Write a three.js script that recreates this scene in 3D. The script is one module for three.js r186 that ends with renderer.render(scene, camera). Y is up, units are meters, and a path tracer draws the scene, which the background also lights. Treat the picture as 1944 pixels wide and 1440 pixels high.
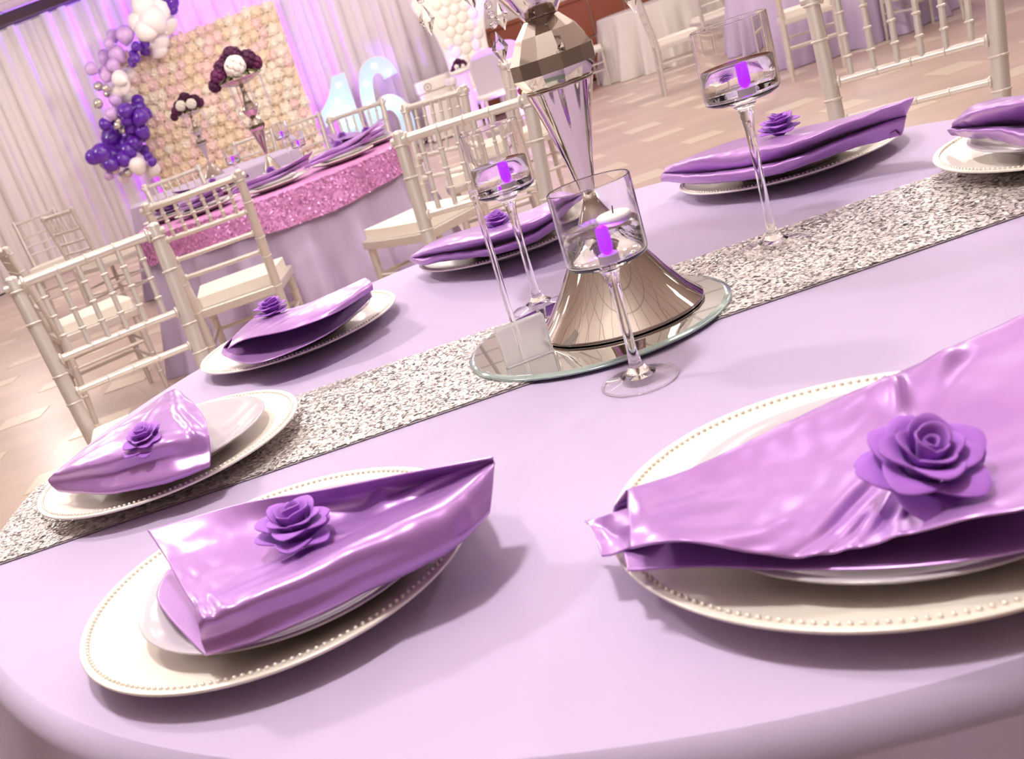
import * as THREE from 'three';
import { mergeGeometries } from 'three/addons/utils/BufferGeometryUtils.js';
import { RoundedBoxGeometry } from 'three/addons/geometries/RoundedBoxGeometry.js';
import { RectAreaLightUniformsLib } from 'three/addons/lights/RectAreaLightUniformsLib.js';
import { ImprovedNoise } from 'three/addons/math/ImprovedNoise.js';

// ---------------------------------------------------------------- camera, light, exposure
const scene = new THREE.Scene();
const camera = new THREE.PerspectiveCamera(40.6825, 1944 / 1440, 0.05, 60);
const EYE = new THREE.Vector3(-0.2320, 1.1126, 1.1859);
camera.position.copy(EYE);
camera.up.set(0.32258304, 0.89114897, -0.31905125);
camera.lookAt(EYE.clone().add(new THREE.Vector3(-0.06047685, -0.31697746, -0.94650295)));
camera.setViewOffset(1944, 1440, 254.4, -102.8, 1944, 1440);
camera.focus = 1.3; camera.userData.fStop = 13;
scene.add(camera);
const renderer = new THREE.WebGLRenderer({ antialias: true });
renderer.toneMapping = THREE.LinearToneMapping;
renderer.toneMappingExposure = 0.655;
renderer.shadowMap.enabled = true;
RectAreaLightUniformsLib.init();
scene.background = new THREE.Color(0x000000);

const PANEL_NITS = 4.5, PANEL_GLOW = 3.5;      // ceiling light panels, mostly added for brightness
const ADDED_GLOBE_CANDELA = 9;                     // globe pendants, added unseen above the frame as extra light
const WARM = 0xfffaf5;

// ---------------------------------------------------------------- helpers
let seed = 7;
const rnd = () => { seed = (seed * 1664525 + 1013904223) >>> 0; return seed / 4294967296; };
const rr = (a, b) => a + (b - a) * rnd();
const V = (x, y, z) => new THREE.Vector3(x, y, z);
const noise = new ImprovedNoise();
const used = {};
function numbered(n) { const k = (used[n] = (used[n] || 0) + 1); return k === 1 ? n : n + '_' + String(k - 1).padStart(3, '0'); }
const base = (n) => n.replace(/_\d{3}$/, '');
function shade(m) { m.castShadow = true; m.receiveShadow = true; return m; }
function thing(name, label, category, pos = [0, 0, 0], turn = 0, group) {
  const o = new THREE.Group(); o.name = numbered(name); o.position.set(...pos); o.rotation.y = turn; scene.add(o);
  o.userData = { label, category }; if (group) o.userData.group = group; return o;
}
function merged(gs) { return gs.length === 1 ? gs[0] : mergeGeometries(gs.map((g) => { const h = g.index ? g.toNonIndexed() : g.clone(); for (const k of Object.keys(h.attributes)) if (!['position', 'normal', 'uv'].includes(k)) h.deleteAttribute(k); if (!h.attributes.uv) h.setAttribute('uv', new THREE.BufferAttribute(new Float32Array(h.attributes.position.count * 2), 2)); return h; })); }
function part(name, geo, mat, parent, label) {
  const m = shade(new THREE.Mesh(Array.isArray(geo) ? merged(geo) : geo, mat)); m.name = name; if (label) m.userData.label = label;
  parent.add(m); return m;
}
function single(name, geo, mat, label, category, pos = [0, 0, 0], group) {
  const m = shade(new THREE.Mesh(Array.isArray(geo) ? merged(geo) : geo, mat)); m.name = numbered(name); m.position.set(...pos); scene.add(m);
  m.userData = { label, category }; if (group) m.userData.group = group; return m;
}
function struct(name, geo, mat) { const m = shade(new THREE.Mesh(Array.isArray(geo) ? merged(geo) : geo, mat)); m.name = name; m.userData.kind = 'structure'; scene.add(m); return m; }
function dup(o, label, pos, turn, group) {
  const c = o.clone(); c.name = numbered(base(o.name)); c.userData = { ...o.userData }; scene.add(c);
  if (label) c.userData.label = label; if (pos) c.position.set(...pos); if (turn !== undefined) c.rotation.set(0, turn, 0);
  if (group) c.userData.group = group; else delete c.userData.group; return c;
}
const box = (w, h, d, x = 0, y = 0, z = 0) => new THREE.BoxGeometry(w, h, d).translate(x, y, z);
const rbox = (w, h, d, r, x = 0, y = 0, z = 0, s = 3) => new RoundedBoxGeometry(w, h, d, s, r).translate(x, y, z);
const lathe = (pts, seg = 64) => new THREE.LatheGeometry(pts.map((p) => new THREE.Vector2(Math.max(p[0], 1e-5), p[1])), seg);
function between(a, b, r0, r1 = r0, seg = 10) {
  const A = V(...a), B = V(...b), L = A.distanceTo(B);
  return new THREE.CylinderGeometry(r1, r0, L, seg, 1).translate(0, L / 2, 0).applyQuaternion(new THREE.Quaternion().setFromUnitVectors(V(0, 1, 0), B.clone().sub(A).normalize())).translate(...a);
}
function ringAt(p, dir, r, t, seg = 10) {
  return new THREE.SphereGeometry(1, seg, 6).scale(r, t, r).applyQuaternion(new THREE.Quaternion().setFromUnitVectors(V(0, 1, 0), V(...dir).normalize())).translate(...p);
}
const lerp = (a, b, t) => a.map((v, i) => v + (b[i] - v) * t);
const tube = (pts, r, n = 24, s = 8) => new THREE.TubeGeometry(new THREE.CatmullRomCurve3(pts.map((p) => V(...p))), n, r, s);
function gridGeo(nu, nv, f, uvScale = [1, 1]) {
  const pos = [], uv = [], idx = [];
  for (let j = 0; j <= nv; j++) for (let i = 0; i <= nu; i++) { const p = f(i / nu, j / nv); pos.push(p[0], p[1], p[2]); uv.push(i / nu * uvScale[0], j / nv * uvScale[1]); }
  for (let j = 0; j < nv; j++) for (let i = 0; i < nu; i++) { const a = j * (nu + 1) + i, b = a + 1, c = a + nu + 1, d = c + 1; idx.push(a, c, b, b, c, d); }
  const g = new THREE.BufferGeometry(); g.setAttribute('position', new THREE.Float32BufferAttribute(pos, 3)); g.setAttribute('uv', new THREE.Float32BufferAttribute(uv, 2)); g.setIndex(idx); g.computeVertexNormals(); return g;
}
// a sheet with real thickness: both faces and a hem all round
function sheet(nu, nv, f, t) {
  const g = gridGeo(nu, nv, f), P = g.attributes.position, N = g.attributes.normal, n = P.count, pos = [], uv = [], idx = [...g.index.array];
  for (const s of [0.5, -0.5]) for (let i = 0; i < n; i++) { pos.push(P.getX(i) + N.getX(i) * t * s, P.getY(i) + N.getY(i) * t * s, P.getZ(i) + N.getZ(i) * t * s); uv.push(g.attributes.uv.getX(i), g.attributes.uv.getY(i)); }
  const m = idx.length; for (let k = 0; k < m; k += 3) idx.push(idx[k] + n, idx[k + 2] + n, idx[k + 1] + n);
  const w = nu + 1, rim = (a, b) => idx.push(a, b, a + n, b, b + n, a + n);
  for (let i = 0; i < nu; i++) { rim(i, i + 1); rim(nv * w + i + 1, nv * w + i); }
  for (let j = 0; j < nv; j++) { rim((j + 1) * w, j * w); rim(j * w + nu, (j + 1) * w + nu); }
  const o = new THREE.BufferGeometry(); o.setAttribute('position', new THREE.Float32BufferAttribute(pos, 3)); o.setAttribute('uv', new THREE.Float32BufferAttribute(uv, 2)); o.setIndex(idx); o.computeVertexNormals(); return o;
}
function cr(a, b, c, d, t) { return 0.5 * (2 * b + (c - a) * t + (2 * a - 5 * b + 4 * c - d) * t * t + (3 * b - a - 3 * c + d) * t * t * t); }
function spline(list, t) {                 // points [x,y,z] along a list, t 0..1
  const n = list.length - 1, x = Math.min(t * n, n - 1e-6), i = Math.floor(x), f = x - i, q = (k) => list[Math.max(0, Math.min(n, k))];
  return [0, 1, 2].map((k) => cr(q(i - 1)[k], q(i)[k], q(i + 1)[k], q(i + 2)[k], f));
}
function fabricTexture(size, f) {
  const d = new Uint8Array(size * size * 4);
  for (let y = 0; y < size; y++) for (let x = 0; x < size; x++) { const c = f(x, y), k = (y * size + x) * 4; d[k] = c[0]; d[k + 1] = c[1]; d[k + 2] = c[2]; d[k + 3] = 255; }
  const t = new THREE.DataTexture(d, size, size); t.wrapS = t.wrapT = THREE.RepeatWrapping; t.magFilter = THREE.LinearFilter; t.minFilter = THREE.LinearMipmapLinearFilter; t.generateMipmaps = true; t.needsUpdate = true; return t;
}
const hashn = (x, y) => { const s = Math.sin(x * 127.1 + y * 311.7) * 43758.5453; return s - Math.floor(s); };
const weave = fabricTexture(128, (x, y) => { const v = 128 + 60 * ((x & 2) === (y & 2) ? 1 : -1) + 50 * (hashn(x, y) - 0.5); return [v, v, v]; });
const smudge = fabricTexture(512, (x, y) => { let v = 0; for (let o = 0, a = 1, f = 4; o < 5; o++, a *= 0.55, f *= 2) v += a * noise.noise(x / 512 * f, y / 512 * f, o * 7.3); v = Math.max(0, Math.min(255, 140 + 80 * v)); return [v, v, v]; });

// ---------------------------------------------------------------- materials
const std = (o) => new THREE.MeshStandardMaterial(o), phy = (o) => new THREE.MeshPhysicalMaterial(o);
const weaveAt = (n, s = 1) => { const t = weave.clone(); t.repeat.set(n, n * s); t.needsUpdate = true; return t; };
const M = {
  cloth: phy({ color: 0xc4b2d3, roughness: 0.78, sheen: 0.25, sheenRoughness: 0.5, sheenColor: 0xffffff, side: THREE.DoubleSide, bumpMap: weaveAt(60), bumpScale: 0.0002 }),
  skirt: phy({ color: 0xc4b2d4, roughness: 0.7, sheen: 0.3, sheenColor: 0xffffff, side: THREE.DoubleSide }),
  satin: phy({ color: 0xb582ca, roughness: 0.29, metalness: 0.36, ior: 1.75, sheen: 1, sheenRoughness: 0.4, sheenColor: 0xf3d9ff, side: THREE.DoubleSide }),
  foam: phy({ color: 0xa565c8, roughness: 0.72, sheen: 0.5, sheenRoughness: 0.5, sheenColor: 0xe6c4f5, side: THREE.DoubleSide }),
  charger: phy({ color: 0xf3ebdf, roughness: 0.33, metalness: 0.12, clearcoat: 0.35, clearcoatRoughness: 0.25 }),
  bead: phy({ color: 0xf6eee2, roughness: 0.25, metalness: 0.2, clearcoat: 0.5 }),
  china: phy({ color: 0xc9bfc8, roughness: 0.16, clearcoat: 0.6, clearcoatRoughness: 0.08 }),
  runner: std({ color: 0xbdb4b6, roughness: 0.6, metalness: 0.1, side: THREE.DoubleSide }),
  sequin: std({ color: 0xe6e0de, roughness: 0.22, metalness: 0.35, side: THREE.DoubleSide }),
  pink: std({ color: 0xd08cc4, roughness: 0.55, metalness: 0.25, side: THREE.DoubleSide }),
  pinkSequin: std({ color: 0xe39ad4, roughness: 0.3, metalness: 0.35, side: THREE.DoubleSide }),
  chrome: std({ color: 0xcfc6bf, roughness: 0.035, metalness: 1 }),
  mirror: std({ color: 0xc9cdcb, roughness: 0.012, metalness: 1 }),
  mirrorEdge: phy({ color: 0x9fb0ad, roughness: 0.1, metalness: 0.6 }),
  glass: phy({ color: 0xffffff, roughness: 0, transmission: 1, thickness: 0.02, ior: 1.46 }),
  acrylic: phy({ color: 0xffffff, roughness: 0.02, transmission: 1, thickness: 0.02, ior: 1.45 }),
  frostAcrylic: phy({ color: 0xffffff, roughness: 0.22, transmission: 0.8, thickness: 0.012, ior: 1.45 }),
  water: phy({ color: 0xffffff, roughness: 0, transmission: 1, thickness: 0.03, ior: 1.33 }),
  wax: phy({ color: 0xf4ece2, roughness: 0.5 }),
  led: std({ color: 0x8a10d8, emissive: 0xb418f4, emissiveIntensity: 1.5, roughness: 0.4 }),
  silver: std({ color: 0xdad2cb, roughness: 0.36, metalness: 0.45 }),
  cushion: phy({ color: 0xf4ece0, roughness: 0.7, sheen: 0.3 }),
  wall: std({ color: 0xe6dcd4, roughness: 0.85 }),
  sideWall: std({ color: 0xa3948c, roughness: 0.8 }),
  drape: phy({ color: 0xe2d9d8, roughness: 0.8, sheen: 0.3, side: THREE.DoubleSide }),
  wood: std({ color: 0x9a5236, roughness: 0.55 }),
  darkWood: std({ color: 0x33191a, roughness: 0.5 }),
  ceilingTile: std({ color: 0xece6e1, roughness: 0.95 }),
  tbar: std({ color: 0xb9b0aa, roughness: 0.6 }),
  flowerCream: std({ color: 0xf3dcbf, roughness: 0.85 }),
  flowerBlush: std({ color: 0xf4d3cb, roughness: 0.85 }),
  flowerIvory: std({ color: 0xf8ead6, roughness: 0.85 }),
  plum: std({ color: 0x4a0f3c, roughness: 0.7, side: THREE.DoubleSide }),
  plumLight: std({ color: 0x641c52, roughness: 0.7, side: THREE.DoubleSide }),
  leaf: std({ color: 0x5c5a3e, roughness: 0.8, side: THREE.DoubleSide }),
  balloonP: phy({ color: 0x5a1d9c, roughness: 0.22, clearcoat: 0.6 }),
  balloonL: phy({ color: 0xcfa9dd, roughness: 0.28, clearcoat: 0.4 }),
  balloonW: phy({ color: 0xf3e9e6, roughness: 0.35, clearcoat: 0.3 }),
  balloonS: std({ color: 0xd9d2c6, roughness: 0.18, metalness: 0.8 }),
  white: phy({ color: 0xf1e8e0, roughness: 0.45 }),
  frost: phy({ color: 0xe6dbe6, roughness: 0.35, transmission: 0.3, thickness: 0 }),
  marquee: std({ color: 0xc2dcf0, emissive: 0x9fd0ff, emissiveIntensity: 0.12, roughness: 0.6 }),
  bulb: std({ color: 0xffffff, emissive: 0xf4faff, emissiveIntensity: 2.4 }),
  globe: std({ color: 0xffffff, emissive: WARM, emissiveIntensity: 6 }),
  glassFoot: phy({ color: 0xffffff, roughness: 0, transmission: 1, thickness: 0, ior: 1.46 }),
  panelGlow: std({ color: 0xffffff, emissive: WARM, emissiveIntensity: PANEL_GLOW }),
  steel: std({ color: 0x9a9693, roughness: 0.4, metalness: 0.7 }),
  black: std({ color: 0x221d22, roughness: 0.6 }),
  fixtureGlow: std({ color: 0xc080ff, emissive: 0x9a30ff, emissiveIntensity: 4 }),
  greenery: std({ color: 0x6f6a52, roughness: 0.9, side: THREE.DoubleSide }),
};
const floorTex = fabricTexture(512, (x, y) => { let v = 0; for (let o = 0, a = 1, f = 3; o < 5; o++, a *= 0.5, f *= 2.1) v += a * noise.noise(x / 512 * f, y / 512 * f * 2, o * 3.1 + 9); const k = 1 + 0.09 * v + 0.03 * (hashn(x, y) - 0.5); return [Math.min(255, 196 * k), Math.min(255, 170 * k), Math.min(255, 157 * k)]; });
floorTex.colorSpace = THREE.SRGBColorSpace; floorTex.repeat.set(6, 6);
M.floor = phy({ map: floorTex, roughness: 0.38, clearcoat: 0.25, clearcoatRoughness: 0.25 });
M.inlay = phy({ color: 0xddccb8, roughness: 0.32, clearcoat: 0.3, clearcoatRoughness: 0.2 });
for (const k of ['glass', 'acrylic', 'water']) { M[k].attenuationColor = new THREE.Color(0xffffff); M[k].attenuationDistance = 10; }

// ---------------------------------------------------------------- the room
const RX0 = -8, RX1 = 10, RZ0 = -13.6, RZ1 = 5, CEIL = 3.3, TOP = 0.76;
const RW = RX1 - RX0, RD = RZ1 - RZ0, RCX = (RX0 + RX1) / 2, RCZ = (RZ0 + RZ1) / 2;
const floor = struct('floor', box(RW, 0.2, RD, RCX, -0.1, RCZ), M.floor);
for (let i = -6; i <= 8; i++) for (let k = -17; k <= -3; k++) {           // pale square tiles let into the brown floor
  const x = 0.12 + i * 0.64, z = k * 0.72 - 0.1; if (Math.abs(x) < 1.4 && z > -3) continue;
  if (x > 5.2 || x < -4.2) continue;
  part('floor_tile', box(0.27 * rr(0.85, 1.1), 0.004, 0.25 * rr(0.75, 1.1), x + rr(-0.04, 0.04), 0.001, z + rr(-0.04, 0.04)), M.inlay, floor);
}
struct('wall_back', box(RW, CEIL, 0.2, RCX, CEIL / 2, RZ0 - 0.1), M.wall);
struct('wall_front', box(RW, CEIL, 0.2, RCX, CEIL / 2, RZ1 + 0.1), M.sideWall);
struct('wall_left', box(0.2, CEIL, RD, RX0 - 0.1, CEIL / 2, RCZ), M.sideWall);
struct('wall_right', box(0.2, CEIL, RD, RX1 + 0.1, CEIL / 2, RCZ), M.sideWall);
const ceiling = struct('ceiling', box(RW, 0.2, RD, RCX, CEIL + 0.13, RCZ), M.ceilingTile);
{ // lay-in tiles: those by the corner in view one by one, the others joined
  const rest = [], T = 0.6, bars = [];
  for (let x = RX0; x < RX1 - 0.01; x += T) for (let z = RZ0; z < RZ1 - 0.01; z += T) {
    const g = box(T - 0.03, 0.02, T - 0.03, x + T / 2, CEIL + 0.014, z + T / 2);
    if (x > -6.1 && x < -2.3 && z < -10.7) part('ceiling_tile', g, M.ceilingTile, ceiling); else rest.push(g);
  }
  part('ceiling_tiles', rest, M.ceilingTile, ceiling).userData.kind = 'stuff';
  for (let x = RX0; x < RX1 + 0.01; x += T) bars.push(box(0.024, 0.02, RD, x, CEIL + 0.01, RCZ));
  for (let z = RZ0; z < RZ1 + 0.01; z += T) bars.push(box(RW, 0.02, 0.024, RCX, CEIL + 0.01, z));
  part('ceiling_grid', bars, M.tbar, ceiling);
}
struct('trim_1', [box(9.4, 0.09, 0.12, RX0 + 4.7, CEIL - 0.05, RZ0 + 0.42), box(9.4, 0.03, 0.16, RX0 + 4.7, CEIL - 0.11, RZ0 + 0.42)], M.darkWood);
{ // brown boarded wainscot right of the curtains
  const w = struct('trim_2', box(8.4, 0.05, 0.05, 5.8, 1.1, RZ0 + 0.045), M.wood);
  for (let i = 0; i < 18; i++) for (let j = 0; j < 2; j++) part('panel', rbox(0.45, 0.51, 0.03, 0.012, 1.85 + i * 0.465, 0.3 + j * 0.525, RZ0 + 0.02), M.wood, w);
}
struct('baseboard_back', box(RW, 0.04, 0.02, RCX, 0.02, RZ0 + 0.012), M.darkWood);

// curtains along the back wall
{
  const X0 = -7.6, X1 = 1.42, n = 6, w = (X1 - X0) / n;
  for (let k = 0; k < n; k++) {
    const ph = 1.3, f1 = 1;
    const g = sheet(110, 6, (u, v) => {
      const x = X0 + (k + u * 1.02 - 0.01) * w, a = 0.024 + 0.016 * v;
      const z = RZ0 + 0.22 + a * Math.sin(x * 26 * f1 + ph + 0.6 * Math.sin(x * 7)) + 0.02 * Math.sin(x * 9);
      return [x + 0.012 * Math.sin(x * 52), 0.02 + (1 - v) * 3.16, z];
    }, 0.004);
    const t = ['leftmost pale grey floor-length curtain beside the far corner', 'pale grey curtain left of the balloon garland', 'pale grey curtain behind the balloon garland', 'pale grey curtain behind the flower wall panel, lit purple at the top', 'pale grey curtain behind the lit number one', 'pale grey curtain behind the lit number six and the bench'][k];
    const c = thing('curtain', t, 'curtain', [0, 0, 0]); part('fabric', g, M.drape, c); part('curtain_rod', between([X0 + k * w, 3.17, RZ0 + 0.22], [X0 + (k + 1) * w, 3.17, RZ0 + 0.22], 0.014), M.steel, c);
  }
}

// ceiling light panels: one matches the mirror's bright spot, the others added for brightness
{
  const proto = thing('ceiling_light', 'square white ceiling light panel in a grid added for brightness', 'ceiling light', [0, 0, 0], 0, 'ceiling light panels mostly added for brightness');
  part('frame', [box(0.62, 0.03, 0.02, 0, 0, 0.3), box(0.62, 0.03, 0.02, 0, 0, -0.3), box(0.02, 0.03, 0.58, 0.3, 0, 0), box(0.02, 0.03, 0.58, -0.3, 0, 0)], M.white, proto);
  part('diffuser', box(0.58, 0.012, 0.58, 0, 0.002, 0), M.panelGlow, proto);
  let first = true;
  for (const x of [-4.6, -1.6, 1.44, 4.4, 7.4]) for (const z of [-10.6, -7.57, -4.4, -1.3]) {
    const p = first ? proto : dup(proto, null, undefined, undefined, proto.userData.group); first = false;
    p.position.set(x, CEIL - 0.016, z);
    const l = new THREE.RectAreaLight(WARM, PANEL_NITS, 0.56, 0.56); l.position.set(x, CEIL - 0.04, z); l.rotation.x = -Math.PI / 2; scene.add(l);
  }
}
// unseen globe pendants added above the frame to brighten table, ceiling and curtains
{
  const proto = thing('added_globe_pendant', 'white glass globe pendant added unseen above the frame as extra light', 'added pendant lamp', [0, 0, 0], 0, 'globe pendants added above the frame as extra light');
  part('globe', new THREE.SphereGeometry(0.11, 24, 16), M.globe, proto); part('cord', between([0, 0.1, 0], [0, 0.68, 0], 0.004), M.white, proto); part('canopy', lathe([[0, 0.66], [0.05, 0.66], [0.055, 0.69], [0, 0.69]], 24), M.white, proto); part('neck', lathe([[0, 0.1], [0.035, 0.1], [0.03, 0.13], [0, 0.13]], 16), M.steel, proto);
  let first = true;
  for (const [x, z, m] of [[-1.35, -0.75, 1], [-0.3, 0.6, 1.4], [2.4, -1.6, 0.9], [-0.3, -3.4, 1], [3.2, -4.0, 0.9], [-3.4, -5.2, 0.9], [-1.2, -10.4, 1.05], [1.6, -7.4, 0.8], [4.6, -9.0, 1], [-4.6, -10.6, 1.4], [1.5, -11.0, 0.7]]) {
    const p = first ? proto : dup(proto, null, undefined, undefined, proto.userData.group); first = false; p.position.set(x, CEIL - 0.69, z);
    const l = new THREE.PointLight(WARM, ADDED_GLOBE_CANDELA * m, 0, 2); l.position.set(x, CEIL - 0.69, z); l.castShadow = true; l.shadow.radius = 5; scene.add(l);
  }
}

// ---------------------------------------------------------------- the near table
function clothGeo(R, drop, seed0, n = 16) {
  const prof = [], rc = 0.017; for (let i = 0; i <= 12; i++) prof.push([(R - rc) * i / 12, 0]);
  for (let i = 1; i <= 8; i++) { const a = i / 8 * Math.PI / 2; prof.push([R - rc + rc * Math.sin(a), -rc + rc * Math.cos(a)]); }
  for (let i = 1; i <= 16; i++) prof.push([R, -rc - (drop - rc) * i / 16]);
  return gridGeo(240, prof.length - 1, (u, v) => {
    const k = Math.min(prof.length - 1, Math.round(v * (prof.length - 1))), a = u * Math.PI * 2, d = -prof[k][1] / drop;
    const fold = d > 0.03 ? Math.pow(d, 1.3) * (0.075 * Math.sin(n * a + seed0 + Math.sin(3 * a)) + 0.03 * Math.sin(2.3 * n * a + 1)) + d * 0.09 : 0;
    const r = prof[k][0] + fold; return [r * Math.cos(a), prof[k][1], -r * Math.sin(a)];
  }, [5, 3]);
}
const cloth = single('tablecloth', clothGeo(0.786, 0.755, 1.0), M.cloth, 'lavender round tablecloth on the large near table with the mirror centrepiece', 'tablecloth', [0, TOP, 0]);
{
  const t = thing('table_runner', 'silver sequin table runner across the lavender near table', 'table runner', [0, TOP, 0]);
  const z0 = -0.1176, z1 = 0.1417, hang = 0.2;
  const edge = (z) => Math.sqrt(0.786 * 0.786 - z * z);
  part('backing', sheet(120, 8, (u, v) => {
    const z = z0 + (z1 - z0) * v, E = edge(z), s = (u * 2 - 1) * (E + hang), c = Math.sign(s), m = Math.abs(s);
    if (m <= E - 0.012) return [s, 0.0014, z];
    const a = Math.min(1, (m - E + 0.012) / 0.03) * Math.PI / 2, dn = Math.max(0, m - E - 0.018);
    return [c * (E - 0.012 + 0.017 * Math.sin(a) + 0.012 * dn / hang + dn * 0.1), 0.0014 - 0.017 * (1 - Math.cos(a)) - dn, z + 0.004 * Math.sin(m * 30)];
  }, 0.0012), M.runner, t);
  const g = new THREE.CircleGeometry(0.0023, 6), dx = 0.003, dz = 0.003, list = [], q = new THREE.Quaternion(), e = new THREE.Euler(), m4 = new THREE.Matrix4();
  for (let z = z0 + 0.002; z < z1 - 0.001; z += dz) { const E = edge(z) - 0.012; for (let x = -E; x < E; x += dx) list.push([x + rr(-0.001, 0.001), z + rr(-0.001, 0.001)]); }
  const im = new THREE.InstancedMesh(g, M.sequin, list.length);
  list.forEach(([x, z], i) => {
    const w = 0.16 + 0.3 * rnd() * rnd(); e.set(-Math.PI / 2 + rr(-w, w), rr(-w, w), rr(0, 6), 'XYZ'); q.setFromEuler(e);
    m4.compose(V(x, 0.0031 + rr(0, 0.0008), Math.min(z1, Math.max(z0, z))), q, V(1, 1, 1)); im.setMatrixAt(i, m4);
    const k = rr(0.75, 1.1); im.setColorAt(i, new THREE.Color(k, k * 0.98, k * 0.98));
  });
  im.name = 'sequins'; im.userData = { kind: 'stuff' }; shade(im); t.add(im);
}

// place settings
const CH = [[0, 0.002], [0.07, 0.002], [0.078, 0.0], [0.086, 0.0], [0.088, 0.003], [0.105, 0.006], [0.135, 0.013], [0.157, 0.0185], [0.1645, 0.0205], [0.1655, 0.0222], [0.1645, 0.0238], [0.158, 0.0222], [0.135, 0.0168], [0.112, 0.0105], [0.1, 0.0085], [0.06, 0.0078], [0, 0.0078]];
function makeCharger(pos, label) {
  const t = thing('charger_plate', label, 'charger plate', pos);
  part('dish', lathe(CH, 128), M.charger, t);
  const b = []; for (let i = 0; i < 170; i++) { const a = i / 170 * Math.PI * 2; b.push(new THREE.SphereGeometry(0.0018, 6, 4).translate(0.1585 * Math.cos(a), 0.0232, 0.1585 * Math.sin(a))); }
  part('beaded_rim', b, M.bead, t); return t;
}
const PL = [[0, 0.003], [0.06, 0.003], [0.064, 0.0], [0.07, 0.0], [0.074, 0.004], [0.095, 0.0095], [0.118, 0.0205], [0.1255, 0.0232], [0.1268, 0.0245], [0.1255, 0.0257], [0.116, 0.0232], [0.093, 0.0128], [0.075, 0.0078], [0.05, 0.0065], [0, 0.0065]];
function makeDinner(pos, label) { const t = thing('dinner_plate', label, 'plate', pos); part('dish', lathe(PL, 96), M.china, t); return t; }
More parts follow.
